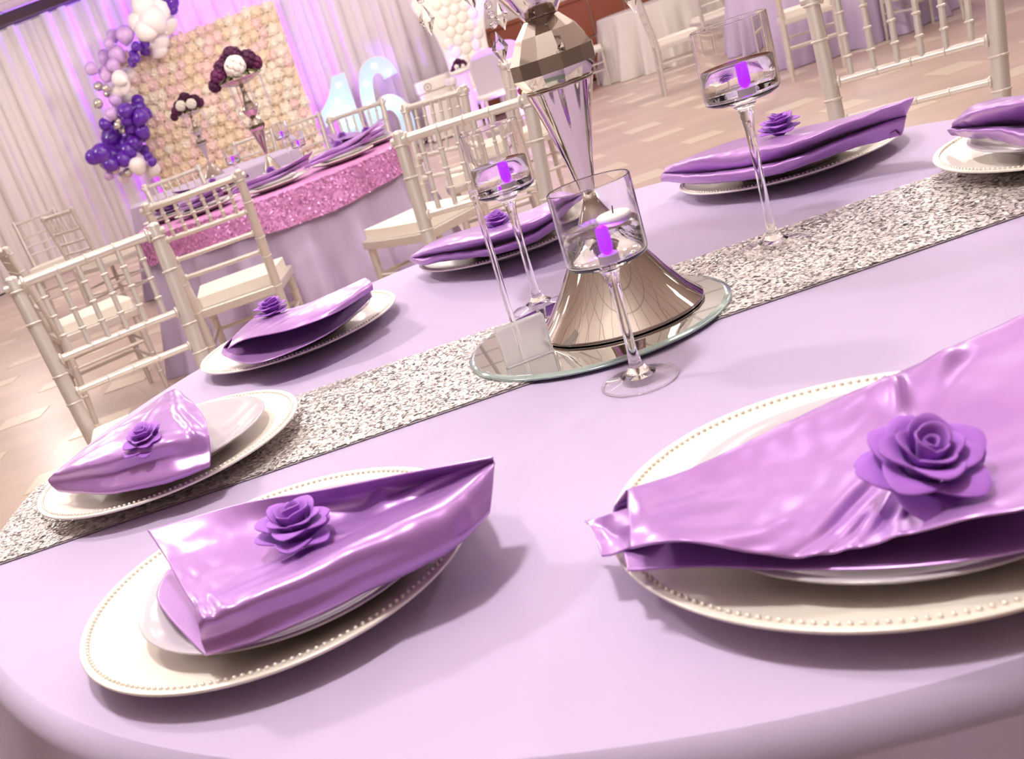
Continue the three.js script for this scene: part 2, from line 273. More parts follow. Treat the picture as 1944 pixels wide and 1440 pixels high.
const NAPKIN = {
 FL: [
  [[-487,36,405], [-420,36,385], [-350,36,375], [-280,37,375], [-225,45,410]],
  [[-487,36,457], [-400,34,470], [-340,34,460], [-275,35,455], [-220,44,460]],
  [[-435,37,568], [-385,38,574], [-322,39,561], [-255,43,549], [-221,50,528]],
  [[-428,54,581], [-376,58,583], [-314,60,573], [-250,62,559], [-214,62,526]],
  [[-423,70,588], [-380,74,582], [-308,75,564], [-240,75,540], [-205,74,505]],
  [[-432,66,554], [-392,62,537], [-316,60,509], [-248,65,500], [-204,73,499]],
  [[-446,64,516], [-400,60,497], [-323,60,478], [-256,66,480], [-204,74,498]],
  [[-465,70,463], [-404,71,460], [-327,70,464], [-262,72,477], [-204,76,499]],
  [[-484,80,417], [-402,86,442], [-329,85,471], [-267,84,491], [-204,80,506]]],
 FR: [
  [[-154,36,638], [-114,37,663], [-78,38,694], [-37,39,723], [3,41,743], [44,46,759]],
  [[-148,35,601], [-102,34,618], [-55,34,639], [-6,34,663], [42,34,679], [85,40,701]],
  [[-144,37,571], [-86,36,576], [-32,36,590], [27,36,602], [82,36,616], [127,40,644]],
  [[-142,50,579], [-81,50,572], [-15,52,558], [52,55,551], [116,60,549], [195,72,554]],
  [[-132,58,580], [-81,58,580], [-16,60,566], [49,64,563], [109,70,563], [186,82,568]],
  [[-139,60,608], [-94,56,611], [-39,53,613], [19,50,617], [65,55,633], [105,75,679]],
  [[-146,62,639], [-113,62,654], [-67,54,673], [-25,50,683], [12,54,689], [66,72,726]],
  [[-151,58,653], [-125,66,679], [-80,48,697], [-48,50,713], [-19,60,732], [35,70,761]]],
 L: [
  [[-660,36,30], [-600,36,-30], [-555,36,-70], [-530,36,-60]],
  [[-660,35,60], [-590,34,50], [-535,34,40], [-490,35,50]],
  [[-668,36,79], [-590,36,150], [-522,36,177], [-475,36,171]],
  [[-679,50,70], [-589,56,143], [-515,60,172], [-468,50,170]],
  [[-665,60,85], [-578,76,144], [-511,80,163], [-467,70,145]],
  [[-660,60,74], [-592,70,46], [-536,72,42], [-482,68,77]],
  [[-647,60,38], [-590,66,-13], [-538,70,-31], [-500,68,17]],
  [[-647,52,-22], [-593,58,-71], [-546,66,-99], [-526,62,-64]]],
 ML: [
  [[-512,36,-355], [-456,40,-224], [-389,44,-198], [-325,50,-216], [-265,66,-266]],
  [[-521,35,-396], [-464,34,-299], [-397,34,-325], [-328,36,-360], [-267,55,-359]],
  [[-521,36,-421], [-482,34,-447], [-409,36,-445], [-330,40,-446], [-268,55,-418]],
  [[-508,46,-399], [-468,50,-468], [-405,50,-442], [-330,52,-428], [-273,62,-409]],
  [[-495,54,-379], [-448,66,-415], [-384,70,-350], [-321,76,-337], [-267,85,-318]],
  [[-491,56,-344], [-450,70,-318], [-379,78,-244], [-313,82,-231], [-260,85,-270]],
  [[-501,48,-341], [-463,62,-294], [-386,70,-213], [-317,72,-211], [-261,75,-261]]],
 FRflap: [
  [[-161,36,559], [-151,40,568], [-142,46,580], [-130,52,593]],
  [[-159,35,570], [-152,36,578], [-146,42,593], [-136,50,611]],
  [[-161,35,591], [-154,35,595], [-147,39,603], [-139,47,620]],
  [[-163,35,609], [-157,35,612], [-149,37,615], [-142,44,627]]],
 FarR: [
  [[264,34,-545], [302,35,-506], [368,36,-470], [416,39,-367], [438,46,-255], [455,61,-177]],
  [[254,34,-538], [281,34,-457], [332,34,-389], [382,37,-311], [428,44,-243], [459,54,-175]],
  [[244,36,-530], [260,37,-408], [296,38,-308], [349,41,-255], [419,48,-232], [463,58,-173]],
  [[247,46,-528], [256,52,-387], [294,55,-293], [343,58,-235], [414,66,-214], [467,76,-167]],
  [[249,48,-528], [273,46,-437], [314,48,-346], [365,50,-287], [439,58,-267], [476,74,-183]],
  [[248,52,-513], [268,57,-414], [301,60,-307], [353,63,-254], [419,71,-223], [467,79,-166]],
  [[251,55,-517], [266,72,-402], [306,78,-311], [343,82,-224], [403,90,-184], [452,105,-114]],
  [[256,55,-522], [277,70,-436], [332,76,-375], [372,78,-289], [419,88,-216], [459,104,-127]],
  [[264,52,-545], [302,62,-506], [368,68,-470], [416,72,-367], [438,84,-255], [466,102,-142]]],
 B: [
  [[-188,34,-605], [-141,35,-609], [-104,36,-563], [-50,37,-531], [14,39,-474], [54,48,-451], [76,65,-404]],
  [[-189,34,-614], [-158,34,-568], [-123,34,-526], [-60,35,-464], [1,37,-424], [44,46,-416], [80,58,-402]],
  [[-191,36,-622], [-175,37,-527], [-141,38,-488], [-71,39,-398], [-13,41,-375], [34,50,-381], [84,62,-400]],
  [[-188,42,-593], [-169,48,-506], [-139,53,-460], [-72,55,-359], [-13,58,-347], [31,66,-348], [84,70,-376]],
  [[-187,43,-590], [-166,44,-545], [-133,46,-514], [-64,46,-426], [-3,50,-408], [41,60,-397], [84,71,-374]],
  [[-186,44,-583], [-165,52,-517], [-135,58,-454], [-67,60,-377], [-10,63,-356], [34,70,-355], [81,74,-362]],
  [[-186,45,-582], [-165,62,-499], [-136,72,-429], [-67,76,-347], [-11,80,-328], [32,84,-327], [79,78,-348]],
  [[-187,44,-590], [-155,60,-550], [-124,70,-479], [-61,73,-419], [0,77,-395], [42,82,-385], [82,76,-363]],
  [[-188,42,-605], [-141,53,-609], [-104,62,-563], [-50,65,-531], [14,72,-474], [54,78,-451], [86,74,-379]]],
 R: [
  [[505,38,-129], [502,40,-85], [514,41,-55], [519,40,-10], [532,40,39], [491,53,154], [503,49,212]],
  [[505,36,-137], [498,38,-82], [502,39,-39], [498,38,19], [504,38,77], [495,46,156], [507,42,196]],
  [[506,40,-146], [493,42,-78], [489,43,-22], [476,42,48], [476,42,114], [499,50,158], [511,46,181]],
  [[503,44,-142], [482,54,-57], [480,58,-5], [472,60,58], [480,60,111], [502,65,157], [514,61,180]],
  [[508,45,-143], [509,46,-103], [516,48,-63], [516,48,-11], [520,50,51], [533,58,114], [545,54,146]],
  [[503,50,-131], [492,58,-69], [493,63,-24], [501,65,15], [515,65,61], [527,68,124], [539,64,155]],
  [[498,54,-121], [475,76,-43], [480,84,-2], [484,88,44], [499,88,88], [527,80,125], [539,76,144]],
  [[505,54,-129], [502,74,-85], [514,80,-55], [519,83,-10], [532,83,39], [548,78,97], [560,74,126]]],
};

function napkinGeo(rows, folds = []) {
  const R = rows.map((r) => r.map((p) => p.map((v) => v / 1000))), nr = R.length - 1, nc = R[0].length - 1;
  return sheet(nc * 18, nr * 10, (u, v) => {
    const p = spline(R.map((r) => spline(r, u)), v), edge = Math.min(1, 8 * Math.min(v, 1 - v, u + 0.06, 1.06 - u));
    let w = edge * (0.0016 * noise.noise(p[0] * 30, p[2] * 44, 2.2 + v * 2) + 0.0007 * noise.noise(p[0] * 80, p[2] * 80, 5.1));
    for (const [u0, v0, u1, v1, amp, wid] of folds) {        // creases: a ridge with a hollow on each side
      const du = u1 - u0, dv = v1 - v0, s = Math.max(0, Math.min(1, ((u - u0) * du + (v - v0) * dv) / (du * du + dv * dv))), d = Math.hypot(u - u0 - s * du, (v - v0 - s * dv)) / wid;
      w += amp * (1 - 0.9 * d * d) * Math.exp(-d * d) * (0.25 + 0.75 * Math.sin(Math.PI * Math.min(1, s * 1.3 + 0.12)));
    }
    return [p[0], Math.max(p[1] + w, 0.0345), p[2] + w * 0.8];
  }, 0.0014);
}
const FOLDS = {
  FR: [[0.62, 0.7, 0.3, 0.93, 0.006, 0.06], [0.64, 0.72, 0.36, 0.99, 0.006, 0.04], [0.66, 0.76, 0.47, 1.0, 0.007, 0.035], [0.67, 0.78, 0.57, 1.0, 0.006, 0.032], [0.7, 0.78, 0.72, 1.0, 0.008, 0.04], [0.72, 0.76, 0.86, 0.98, 0.009, 0.045], [0.6, 0.55, 0.64, 0.72, 0.007, 0.035], [0.7, 0.6, 0.8, 0.5, 0.007, 0.06], [0.74, 0.68, 0.98, 0.7, 0.008, 0.06], [0.02, 0.6, 0.1, 0.9, 0.002, 0.04]],
  FL: [[0.1, 0.61, 0.7, 0.6, 0.0022, 0.03], [0.3, 0.66, 0.66, 0.64, 0.003, 0.022], [0.05, 0.45, 0.04, 0.8, 0.003, 0.03], [0.14, 0.5, 0.1, 0.8, 0.002, 0.03], [0.6, 0.72, 0.66, 0.95, 0.004, 0.04], [0.62, 0.7, 0.95, 0.78, 0.004, 0.05]],
  L: [[0.9, 0.5, 0.7, 0.95, 0.005, 0.05], [0.55, 0.6, 0.6, 0.95, 0.003, 0.05], [0.2, 0.5, 0.8, 0.45, 0.002, 0.05]],
  ML: [[0.2, 0.62, 0.8, 0.7, 0.003, 0.05]], B: [[0.3, 0.9, 0.6, 0.75, 0.003, 0.05]], FarR: [[0.5, 0.9, 0.75, 0.75, 0.003, 0.05]],
};
// a rose of separate foam petals, about 1 unit in radius
const petalCache = [];
function petalGeo(k) {
  if (petalCache[k]) return petalCache[k];
  const L = [ // r at foot, r at lip, height, half angle, outward curl, drop of lip
    [0.05, 0.12, 0.95, 2.5, 0.0, 0.02], [0.08, 0.2, 1.0, 1.5, 0.04, 0.03], [0.1, 0.34, 0.98, 1.1, 0.12, 0.07], [0.12, 0.50, 0.92, 0.92, 0.2, 0.12], [0.12, 0.66, 0.78, 0.82, 0.26, 0.16], [0.1, 0.78, 0.46, 0.7, 0.22, 0.12]][k];
  return petalCache[k] = sheet(12, 10, (u, v) => {
    const s = u * 2 - 1, w = Math.sin(Math.min(1, v * 1.25 + 0.12) * Math.PI / 2), a = s * L[3] * w;
    const point = 1 - 0.1 * s * s - 0.2 * Math.pow(Math.abs(s), 1.4) * (k > 1 ? 1 : 0.3);
    const vv = v * point, c = Math.pow(vv, 5);
    let r = L[0] + (L[1] - L[0]) * Math.pow(vv, 0.85) + L[4] * c + 0.03 * s * s * (k > 1 ? 1 : 0.3) * v;
    if (k === 0) r *= 1 - 0.35 * u;
    const y = L[2] * Math.pow(vv, 0.75) - L[5] * c * 1.1;
    return [r * Math.cos(a), y, r * Math.sin(a)];
  }, 0.035);
}
function makeRose(pos, scale, label, turn = 0, tilt = [0, 0]) {
  const t = thing('foam_rose', label, 'rose', pos, turn);
  const ring = [[0, 2], [1, 3], [2, 4], [3, 5], [4, 5], [5, 6]]; let a = 0.4;
  for (const [k, n] of ring) for (let i = 0; i < n; i++) {
    const m = part('petal', petalGeo(k), M.foam, t); m.rotation.y = a + i / n * Math.PI * 2 + 0.12 * Math.sin(i * 3 + k); a += k === n ? 0 : 0.13; m.scale.setScalar(0.97 + 0.05 * Math.sin(i * 5 + k)); m.position.y = 0.02 * ((i * 7 + k) % 3);
  }
  t.scale.set(scale, scale * 1.12, scale); t.rotation.x = tilt[0]; t.rotation.z = tilt[1]; return t;
}
const SET = {
  FL: { c: [-0.395, 0.433], d: [0.018, 0.018], rose: [-0.357, 0.060, 0.500, 0.032], where: 'nearest on the left' },
  FR: { c: [0.013, 0.600], d: [0.004, 0.014], rose: [0.000, 0.058, 0.690, 0.037], where: 'nearest on the right' },
  L: { c: [-0.551, 0.011], rose: [-0.532, 0.070, 0.150, 0.028], where: 'on the left runner end' },
  ML: { c: [-0.399, -0.421], rose: [-0.418, 0.066, -0.355, 0.030], where: 'at the far left' },
  B: { c: [-0.013, -0.586], rose: [-0.045, 0.066, -0.430, 0.028], where: 'at the far middle' },
  FarR: { c: [0.415, -0.436], rose: [0.370, 0.076, -0.330, 0.032], where: 'at the far right' },
  R: { c: [0.600, -0.020], where: 'on the right runner end' },
  NR: { c: [0.440, 0.425], where: 'at the right edge' },
};
for (const k in SET) {
  const s = SET[k], lift = k === 'L' || k === 'R' ? 0.0034 : 0, [x, z] = s.c;
  makeCharger([x, TOP + 0.0008 + lift, z], 'cream charger plate with beaded rim, ' + s.where + ' of the near table');
  makeDinner([x + (s.d || [0, 0])[0], TOP + 0.0087 + lift, z + (s.d || [0, 0])[1]], 'pale grey dinner plate on the charger ' + s.where + ' of the near table');
  const rows = NAPKIN[k] || null; if (!rows) continue;
  const nt = thing('napkin', { FL: 'folded lavender satin napkin with rolled front fold, nearest left setting', FR: 'large open-fronted lavender satin napkin on the nearest right setting', L: 'three-cornered lavender satin napkin on the runner-end plate at left', ML: 'curled lavender napkin with dark open mouth on the far left plate', B: 'long two-layer lavender napkin behind the candle glasses', FarR: 'long two-layer lavender napkin on the far right plate', R: 'lavender napkin cut off by the right edge of the photo' }[k], 'napkin', [0, TOP + lift, 0]);
  part('cloth', napkinGeo(rows, FOLDS[k]), M.satin, nt); if (k === 'FR') part('corner_flap', napkinGeo(NAPKIN.FRflap), M.satin, nt);
  if (s.rose) makeRose([s.rose[0], TOP + s.rose[1], s.rose[2]], s.rose[3], 'purple foam rose on the napkin ' + s.where + ' of the near table', x * 5, { FR: [0.42, -0.1], FL: [0.3, 0.25], L: [0.25, 0], ML: [0, 0], B: [0.1, 0], FarR: [0.1, 0] }[k]);
}

{ const c = SET.NR.c, n = dup(scene.getObjectByName('napkin'), 'folded lavender satin napkin on the right edge setting, outside the frame', undefined, Math.PI / 2); const o = V(-0.345, 0, 0.475).applyAxisAngle(V(0, 1, 0), Math.PI / 2); n.position.set(c[0] + 0.03 - o.x, TOP, c[1] + 0.035 - o.z); }
// round mirror and centrepiece
const mirror = thing('mirror_tray', 'circular mirror lying under the tall chrome centrepiece', 'mirror', [-0.024, TOP + 0.004, 0.0305]);
part('mirror_face', lathe([[0, 0.0046], [0.146, 0.0046], [0.146, 0.0038], [0, 0.0038]], 128), M.mirror, mirror);
part('bevelled_edge', lathe([[0.146, 0.0045], [0.1528, 0.0028], [0.1532, 0.0004], [0.15, 0], [0, 0], [0, 0.001], [0.146, 0.001], [0.146, 0.0045]], 128), M.mirrorEdge, mirror);
function crystalStrand(x, z, y0, y1, parent, r = 0.0042) {
  const gs = []; for (let y = y0; y > y1; y -= r * 2.3) gs.push(new THREE.OctahedronGeometry(r, 1).translate(x, y, z));
  gs.push(new THREE.OctahedronGeometry(r * 2.1, 0).scale(1, 1.9, 1).translate(x, y1 - r * 4, z)); return part('crystal_strand', gs, M.acrylic, parent);
}
function makeCentrepiece(pos, label) {
  const t = thing('centrepiece', label, 'centrepiece', pos);
  part('flared_base', lathe([[0, 0], [0.093, 0], [0.0945, 0.002], [0.094, 0.005], [0.08, 0.018], [0.062, 0.042], [0.047, 0.066], [0.036, 0.088], [0.026, 0.106], [0.016, 0.122], [0.009, 0.134], [0.008, 0.142], [0, 0.142]], 96), M.chrome, t);
  part('trumpet', lathe([[0, 0.14], [0.008, 0.141], [0.0095, 0.152], [0.0135, 0.175], [0.02, 0.205], [0.0285, 0.238], [0.0365, 0.264], [0.0372, 0.267], [0.036, 0.269], [0, 0.269]], 48), M.chrome, t);
  part('knob', lathe([[0, 0.268], [0.036, 0.2685], [0.0455, 0.283], [0.0455, 0.299], [0.033, 0.322], [0.019, 0.337], [0, 0.337]], 12).toNonIndexed(), M.chrome, t).geometry.computeVertexNormals();
  part('upper_cone', lathe([[0, 0.335], [0.0165, 0.336], [0.029, 0.354], [0.043, 0.376], [0.046, 0.384], [0.041, 0.390], [0, 0.390]], 48), M.chrome, t);
  part('upper_stem', lathe([[0, 0.388], [0.032, 0.390], [0.018, 0.43], [0.011, 0.47], [0.012, 0.51], [0, 0.51]], 32), M.chrome, t);
  part('top_dish', lathe([[0, 0.505], [0.02, 0.505], [0.09, 0.522], [0.118, 0.535], [0.12, 0.54], [0.116, 0.542], [0, 0.516]], 48), M.chrome, t);
  for (let i = 0; i < 9; i++) { const a = 0.35 + i / 9 * Math.PI * 2, r = [0.115, 0.075][i % 2]; crystalStrand(r * Math.cos(a), r * Math.sin(a), 0.52, [0.40, 0.37, 0.415, 0.34, 0.39][i % 5], t); }
  return t;
}
const centre = makeCentrepiece([0.006, TOP + 0.0088, 0.036], 'tall chrome trumpet centrepiece standing on the round mirror');

// floating candle glasses
function makeGlass(pos, h0, h1, r, label, k) {
  const t = thing('candle_glass', label, 'candle glass', pos);
  const w = 0.0017;
  part('foot', lathe([[r * 0.93, 0], [r * 0.95, 0.0012], [r * 0.9, 0.0028], [r * 0.5, 0.005], [0.0165, 0.0078]], 64), M.glassFoot, t);
  part('foot_rim', new THREE.TorusGeometry(r * 0.95, 0.0011, 8, 64).rotateX(Math.PI / 2).translate(0, 0.0014, 0), M.glass, t);
  part('bowl_and_stem', lathe([[0, 0.0035], [0.0165, 0.0068], [0.0172, 0.0082], [0.0105, 0.0125], [0.0065, 0.018], [0.0048, 0.035], [0.0046, h0 * 0.55], [0.0056, h0 * 0.8], [0.0085, h0 * 0.93], [0.016, h0 - 0.002], [r * 0.8, h0], [r * 0.97, h0 + 0.0035], [r, h0 + 0.008], [r, h1 - 0.001], [r - w / 2, h1], [r - w, h1 - 0.001], [r - w, h0 + 0.008], [r * 0.88, h0 + 0.0045], [0.01, h0 + 0.004], [0, h0 + 0.004]], 64), M.glass, t);
  const wl = h0 + (h1 - h0) * 0.46, rw = r - w - 0.0002;
  part('water', lathe([[0, h0 + 0.0045], [r * 0.86, h0 + 0.005], [rw, h0 + 0.0095], [rw, wl], [0, wl]], 64), M.water, t, 'clear water filling the lower half of the glass');
  return t;
}
const GL = [
  [[-0.035, TOP + 0.0006, 0.241], 0.122, 0.198, 0.0385, 'shortest candle glass, in front of the mirror tray, with a floating candle', 0.145, 'under the floating candle in the shortest glass'],
  [[-0.056, TOP + 0.0006, -0.148], 0.157, 0.243, 0.0385, 'middle-height candle glass standing behind the centrepiece at left', 0.183, 'in the middle-height candle glass'],
  [[0.222, TOP + 0.0045, -0.041], 0.180, 0.268, 0.0425, 'tallest candle glass standing on the runner right of the centrepiece', 0.205, 'in the tallest candle glass'],
];
GL.forEach(([p, h0, h1, r, lb, ly, where], i) => {
  makeGlass(p, h0, h1, r, lb, i);
  const [x, y, z] = p, l = thing('submersible_light', 'glowing purple light capsule ' + where, 'light', [x + [0.0, 0.004, 0.004][i], y + ly, z + [0.006, 0, 0][i]]);
  part('glowing_tip', new THREE.CapsuleGeometry(0.0052, 0.017, 6, 12), M.led, l);
  part('battery_base', new THREE.CylinderGeometry(0.0075, 0.0075, 0.005, 16).translate(0, -0.016, 0), M.white, l);
  const pl = new THREE.PointLight(0xa040ff, 0.012, 0, 2); pl.position.set(l.position.x, l.position.y, l.position.z); pl.castShadow = true; pl.shadow.radius = 0.2; scene.add(pl);
});
{
  const [x, y, z] = GL[0][0], c = thing('floating_candle', 'white floating candle in the shortest glass', 'candle', [x + 0.017, y + 0.1575, z - 0.006]);
  part('wax', lathe([[0, -0.010], [0.012, -0.009], [0.0165, 0], [0.0165, 0.004], [0.014, 0.0055], [0, 0.005]], 32), M.wax, c); part('wick', between([0, 0.005, 0], [0.001, 0.012, 0], 0.0007, 0.0006, 6), M.black, c);
}
{ // clear rod on a small acrylic stand
  const t = thing('table_sign_stand', 'thin clear acrylic rod stand with a square foot block on the mirror', 'sign stand', [-0.119, TOP + 0.0088, 0.075]);
  part('rod', new THREE.CylinderGeometry(0.0034, 0.0034, 0.19, 16).translate(0, 0.095, 0), M.acrylic, t); part('clip', rbox(0.009, 0.006, 0.009, 0.0015, 0, 0.193, 0), M.acrylic, t);
  part('foot_block', rbox(0.056, 0.046, 0.012, 0.0015, 0.004, 0.0232, 0.010), M.frostAcrylic, t).rotation.y = 0.1;
}

// ---------------------------------------------------------------- chairs
function makeChair(label, triple) {
  const t = thing('banquet_chair', label, 'chair');
  const yaw = (s, y) => y < 0.45 ? [s * (0.175 + 0.01 * (0.45 - y)), y, 0.19 + 0.05 * (0.45 - y)] : [s * (0.175 + 0.022 * (y - 0.45) / 0.465), y, 0.19 + 0.065 * Math.pow((y - 0.45) / 0.465, 1.1)];
  for (const s of [-1, 1]) {
    const gs = [], ys = [0, 0.15, 0.3, 0.45, 0.58, 0.70, 0.81, 0.93], rs = [0.013, 0.016, 0.018, 0.02, 0.02, 0.0195, 0.0185, 0.0175];
    for (let i = 0; i < 7; i++) gs.push(between(yaw(s, ys[i]), yaw(s, ys[i + 1]), rs[i], rs[i + 1], 12));
    for (const y of [0.15, 0.3, 0.45, 0.58, 0.66, 0.81, 0.90]) gs.push(ringAt(yaw(s, y), [0, 1, 0.14], 0.0235, 0.006, 12));
    gs.push(ringAt(yaw(s, 0.932), [0, 1, 0.1], 0.018, 0.012, 12));
    part('back_post', gs, M.silver, t);
    const fl = (y) => [s * (0.195 + 0.01 * (0.44 - y)), y, -0.175 - 0.012 * (0.44 - y)], gf = [between(fl(0), fl(0.22), 0.012, 0.016), between(fl(0.22), fl(0.44), 0.016, 0.019)];
    for (const y of [0.12, 0.22, 0.34]) gf.push(ringAt(fl(y), [0, 1, 0], 0.021, 0.006));
    part('leg', gf, M.silver, t);
    for (const y of [0.2, 0.29]) part('stretcher', between(fl(y), yaw(s, y), 0.0095), M.silver, t);
  }
  const rail = (name, y, r, bow) => {
    const A = yaw(-1, y), B = yaw(1, y), gs = [tube([A, [A[0] / 2, y, A[2] + bow], [B[0] / 2, y, A[2] + bow], B], r, 16, 10)];
    for (const u of [0.06, 0.94]) gs.push(ringAt(lerp(A, B, u), [1, 0, 0], r * 1.55, 0.006)); for (const u of [0.3, 0.5, 0.7]) gs.push(ringAt([lerp(A, B, u)[0], y, A[2] + bow], [1, 0, 0], r * 1.22, 0.004));
    if (name === 'top_rail') for (const s of [-1, 1]) { const E = yaw(s, y); gs.push(between(E, [E[0] + s * 0.026, y, E[2]], r * 0.95, r * 0.8)); }
    part(name, gs, M.silver, t);
  };
  const ry = triple ? 0.775 : 0.70;
  rail('top_rail', 0.915, 0.0135, 0.012); rail('cross_rail', ry, 0.0105, 0.008); if (triple) rail('cross_rail', 0.685, 0.0095, 0.006); rail('cross_rail', 0.605, 0.0095, 0.006);
  for (let i = 0; i < 6; i++) {
    const u = (i + 1) / 7, a = lerp(yaw(-1, ry), yaw(1, ry), u), b = lerp(yaw(-1, 0.915), yaw(1, 0.915), u); a[2] += 0.007; b[2] += 0.010;
    const gs = [between(a, b, 0.0075, 0.0075, 8)]; for (const q of [0.25, 0.5, 0.75]) gs.push(ringAt(lerp(a, b, q), [0, 1, 0.1], 0.0115, 0.0055, 8));
    part('spindle', gs, M.silver, t);
  }
  for (const y of [0.2, 0.29]) part('stretcher', between([-0.197, y, -0.177], [0.197, y, -0.177], 0.0095), M.silver, t);
  part('stretcher', between(yaw(-1, 0.25), yaw(1, 0.25), 0.0095), M.silver, t);
  const s = new THREE.Shape(); s.moveTo(-0.2, -0.205); s.quadraticCurveTo(0, -0.235, 0.2, -0.205); s.quadraticCurveTo(0.225, -0.2, 0.22, -0.16); s.lineTo(0.185, 0.18); s.quadraticCurveTo(0.18, 0.205, 0.15, 0.205); s.lineTo(-0.15, 0.205); s.quadraticCurveTo(-0.18, 0.205, -0.185, 0.18); s.lineTo(-0.22, -0.16); s.quadraticCurveTo(-0.225, -0.2, -0.2, -0.205);
  part('seat_frame', new THREE.ExtrudeGeometry(s, { depth: 0.028, bevelEnabled: true, bevelSize: 0.004, bevelThickness: 0.004, bevelSegments: 2, curveSegments: 8 }).rotateX(Math.PI / 2).scale(1, 1, 1).translate(0, 0.452, 0), M.silver, t);
  part('cushion', new THREE.ExtrudeGeometry(s, { depth: 0.022, bevelEnabled: true, bevelSize: 0.0, bevelOffset: -0.012, bevelThickness: 0.012, bevelSegments: 4, curveSegments: 8 }).rotateX(Math.PI / 2).scale(0.95, 1, 0.93).translate(0, 0.491, -0.008), M.cushion, t);
  return t;
}
const chairA = makeChair('silver bamboo-style chair with ivory seat at left, its spindles over the floor beside the near table', false);
const chairB = makeChair('silver chair seen from behind between the near table and the sequin table, ivory seat beyond it', true);
function placeChair(src, x, z, fx, fz, label) {
  const turn = Math.atan2(-fx, -fz); let c = src;
  if (src.userData.placed) { c = dup(src, label); } else src.userData.placed = true;
  c.position.set(x, 0, z); c.rotation.set(0, turn, 0); if (label) c.userData.label = label; delete c.userData.placed; src.userData.placed = true; return c;
}
const CHAIRS = [
  [chairA, -0.909, -1.33, 0.28, 0.96, 'silver bamboo-style chair at the near table beside the far left plate'],
  [chairA, -0.036, -1.475, -0.49, 0.87, 'silver bamboo-style chair at the near table behind the middle candle glass'],
  [chairA, 1.045, -1.26, -0.52, 0.854, 'silver bamboo-style chair at the near table behind the far right plate'],
  [chairA, -1.17, 0.0, 1, 0.05, 'silver chair at the left end of the near table, seat corner at the left edge'],
  [chairB, -0.86, -3.26, 0.02, -1, 'silver chair seen from behind, its ivory seat facing the pink sequin tablecloth'],
  [chairA, -0.01, -3.32, -0.8, 0.6, 'silver chair turned sideways with an ivory seat right of the sequin table'],
  [chairA, 0.42, -4.3, -1, -0.1, 'silver chair with ivory seat seen through the chair at the middle of the near table'],
  [chairA, -1.72, -3.95, 0.9, -0.4, 'silver chair with ivory seat seen through the spindles of the left near chair'],
  [chairB, -1.24, -5.5, 0.49, 0.87, 'silver chair behind the sequin table left of its centrepiece'],
  [chairB, -0.2, -5.6, -0.4, 0.9, 'silver chair behind the sequin table in front of the lit number six'],
  [chairB, -2.33, -7.1, 0.6, -0.75, 'silver chair at the left of the farther lavender table'],
  [chairB, -1.1, -8.85, -0.2, 1, 'silver chair behind the farther lavender table at its right'],
  [chairB, -0.55, -8.6, 0.1, 1, 'silver chair below the right corner of the flower wall panel'],
  [chairB, 0.86, -5.2, -0.3, -0.95, 'silver chair standing alone left of the chrome centrepiece in the middle distance'],
  [chairB, -3.2, -8.6, 0.2, 1, 'silver chair by the wall at the far left'],
  [chairB, -4.2, -8.3, 0.6, 0.8, 'silver chair cut by the left edge of the photo at the far left'],
  [chairB, 2.95, -12.35, 1, -0.1, 'silver chair sideways at the far pale table under the brown wainscot'],
  [chairB, 3.02, -8.95, 0.95, 0.2, 'silver chair with ivory seat left of the far lavender table'],
  [chairB, 3.4, -7.0, 0.4, -0.9, 'silver chair pulled up to the near side of the far lavender table'],
  [chairB, 4.35, -7.2, -0.1, -1, 'rightmost silver chair at the far lavender table'],
  [chairB, 3.9, -10.3, 0.1, -1, 'silver chair between the far pale table and the far lavender table'],
];
for (const a of CHAIRS) placeChair(...a);

// ---------------------------------------------------------------- other tables
const BT = [-0.66, -4.47];
single('tablecloth', clothGeo(0.745, 0.755, 2.2, 18), M.skirt, 'lavender floor-length cloth with deep folds under the pink sequin overlay', 'tablecloth', [BT[0], TOP - 0.004, BT[1]]);
{
  const t = thing('sequin_overlay', 'pink sequin overlay hanging over the edge of the second table', 'table overlay', [BT[0], TOP, BT[1]]);
  const R = 0.765, prof = [[0, 0], [0.3, 0], [0.6, 0], [0.745, 0], [0.76, -0.006], [0.7665, -0.02], [0.77, -0.05], [0.774, -0.085], [0.779, -0.12], [0.785, -0.155]];
  const f = (u, v) => { const k = Math.round(v * 9), a = u * Math.PI * 2, d = -prof[k][1]; const L = 1 + 0.13 * Math.sin(4 * a + 0.6) * Math.min(1, d * 8) * 0.8; const r = prof[k][0] + d * 0.08 * Math.sin(15 * a) + d * 0.1 + (k > 4 ? 0.006 : 0); return [r * Math.cos(a), prof[k][1] * L, -r * Math.sin(a)]; };
  part('backing', gridGeo(160, 9, f), M.pink, t);
  const g = new THREE.CircleGeometry(0.006, 5), N = 9000, im = new THREE.InstancedMesh(g, M.pinkSequin, N), q = new THREE.Quaternion(), m4 = new THREE.Matrix4();
  for (let i = 0; i < N; i++) {
    const a = rr(0, Math.PI * 2), v = 0.5 + 0.5 * rnd(), k = v * 9, k0 = Math.floor(k), p0 = f(a / (Math.PI * 2), k0 / 9), p1 = f(a / (Math.PI * 2), Math.min(9, k0 + 1) / 9), p = lerp(p0, p1, k - k0);
    const nrm = V(Math.cos(a), rr(-0.5, 0.5) + (k < 5 ? 2 : 0), -Math.sin(a)).add(V(rr(-0.45, 0.45), 0, rr(-0.45, 0.45))).normalize(); q.setFromUnitVectors(V(0, 0, 1), nrm);
    m4.compose(V(...p).addScaledVector(V(Math.cos(a), k < 5 ? 1 : 0, -Math.sin(a)), 0.003), q, V(1, 1, 1)); im.setMatrixAt(i, m4); const c = rr(0.7, 1.15); im.setColorAt(i, new THREE.Color(c, c, c));
  }
  im.name = 'sequins'; im.userData.kind = 'stuff'; shade(im); t.add(im);
}
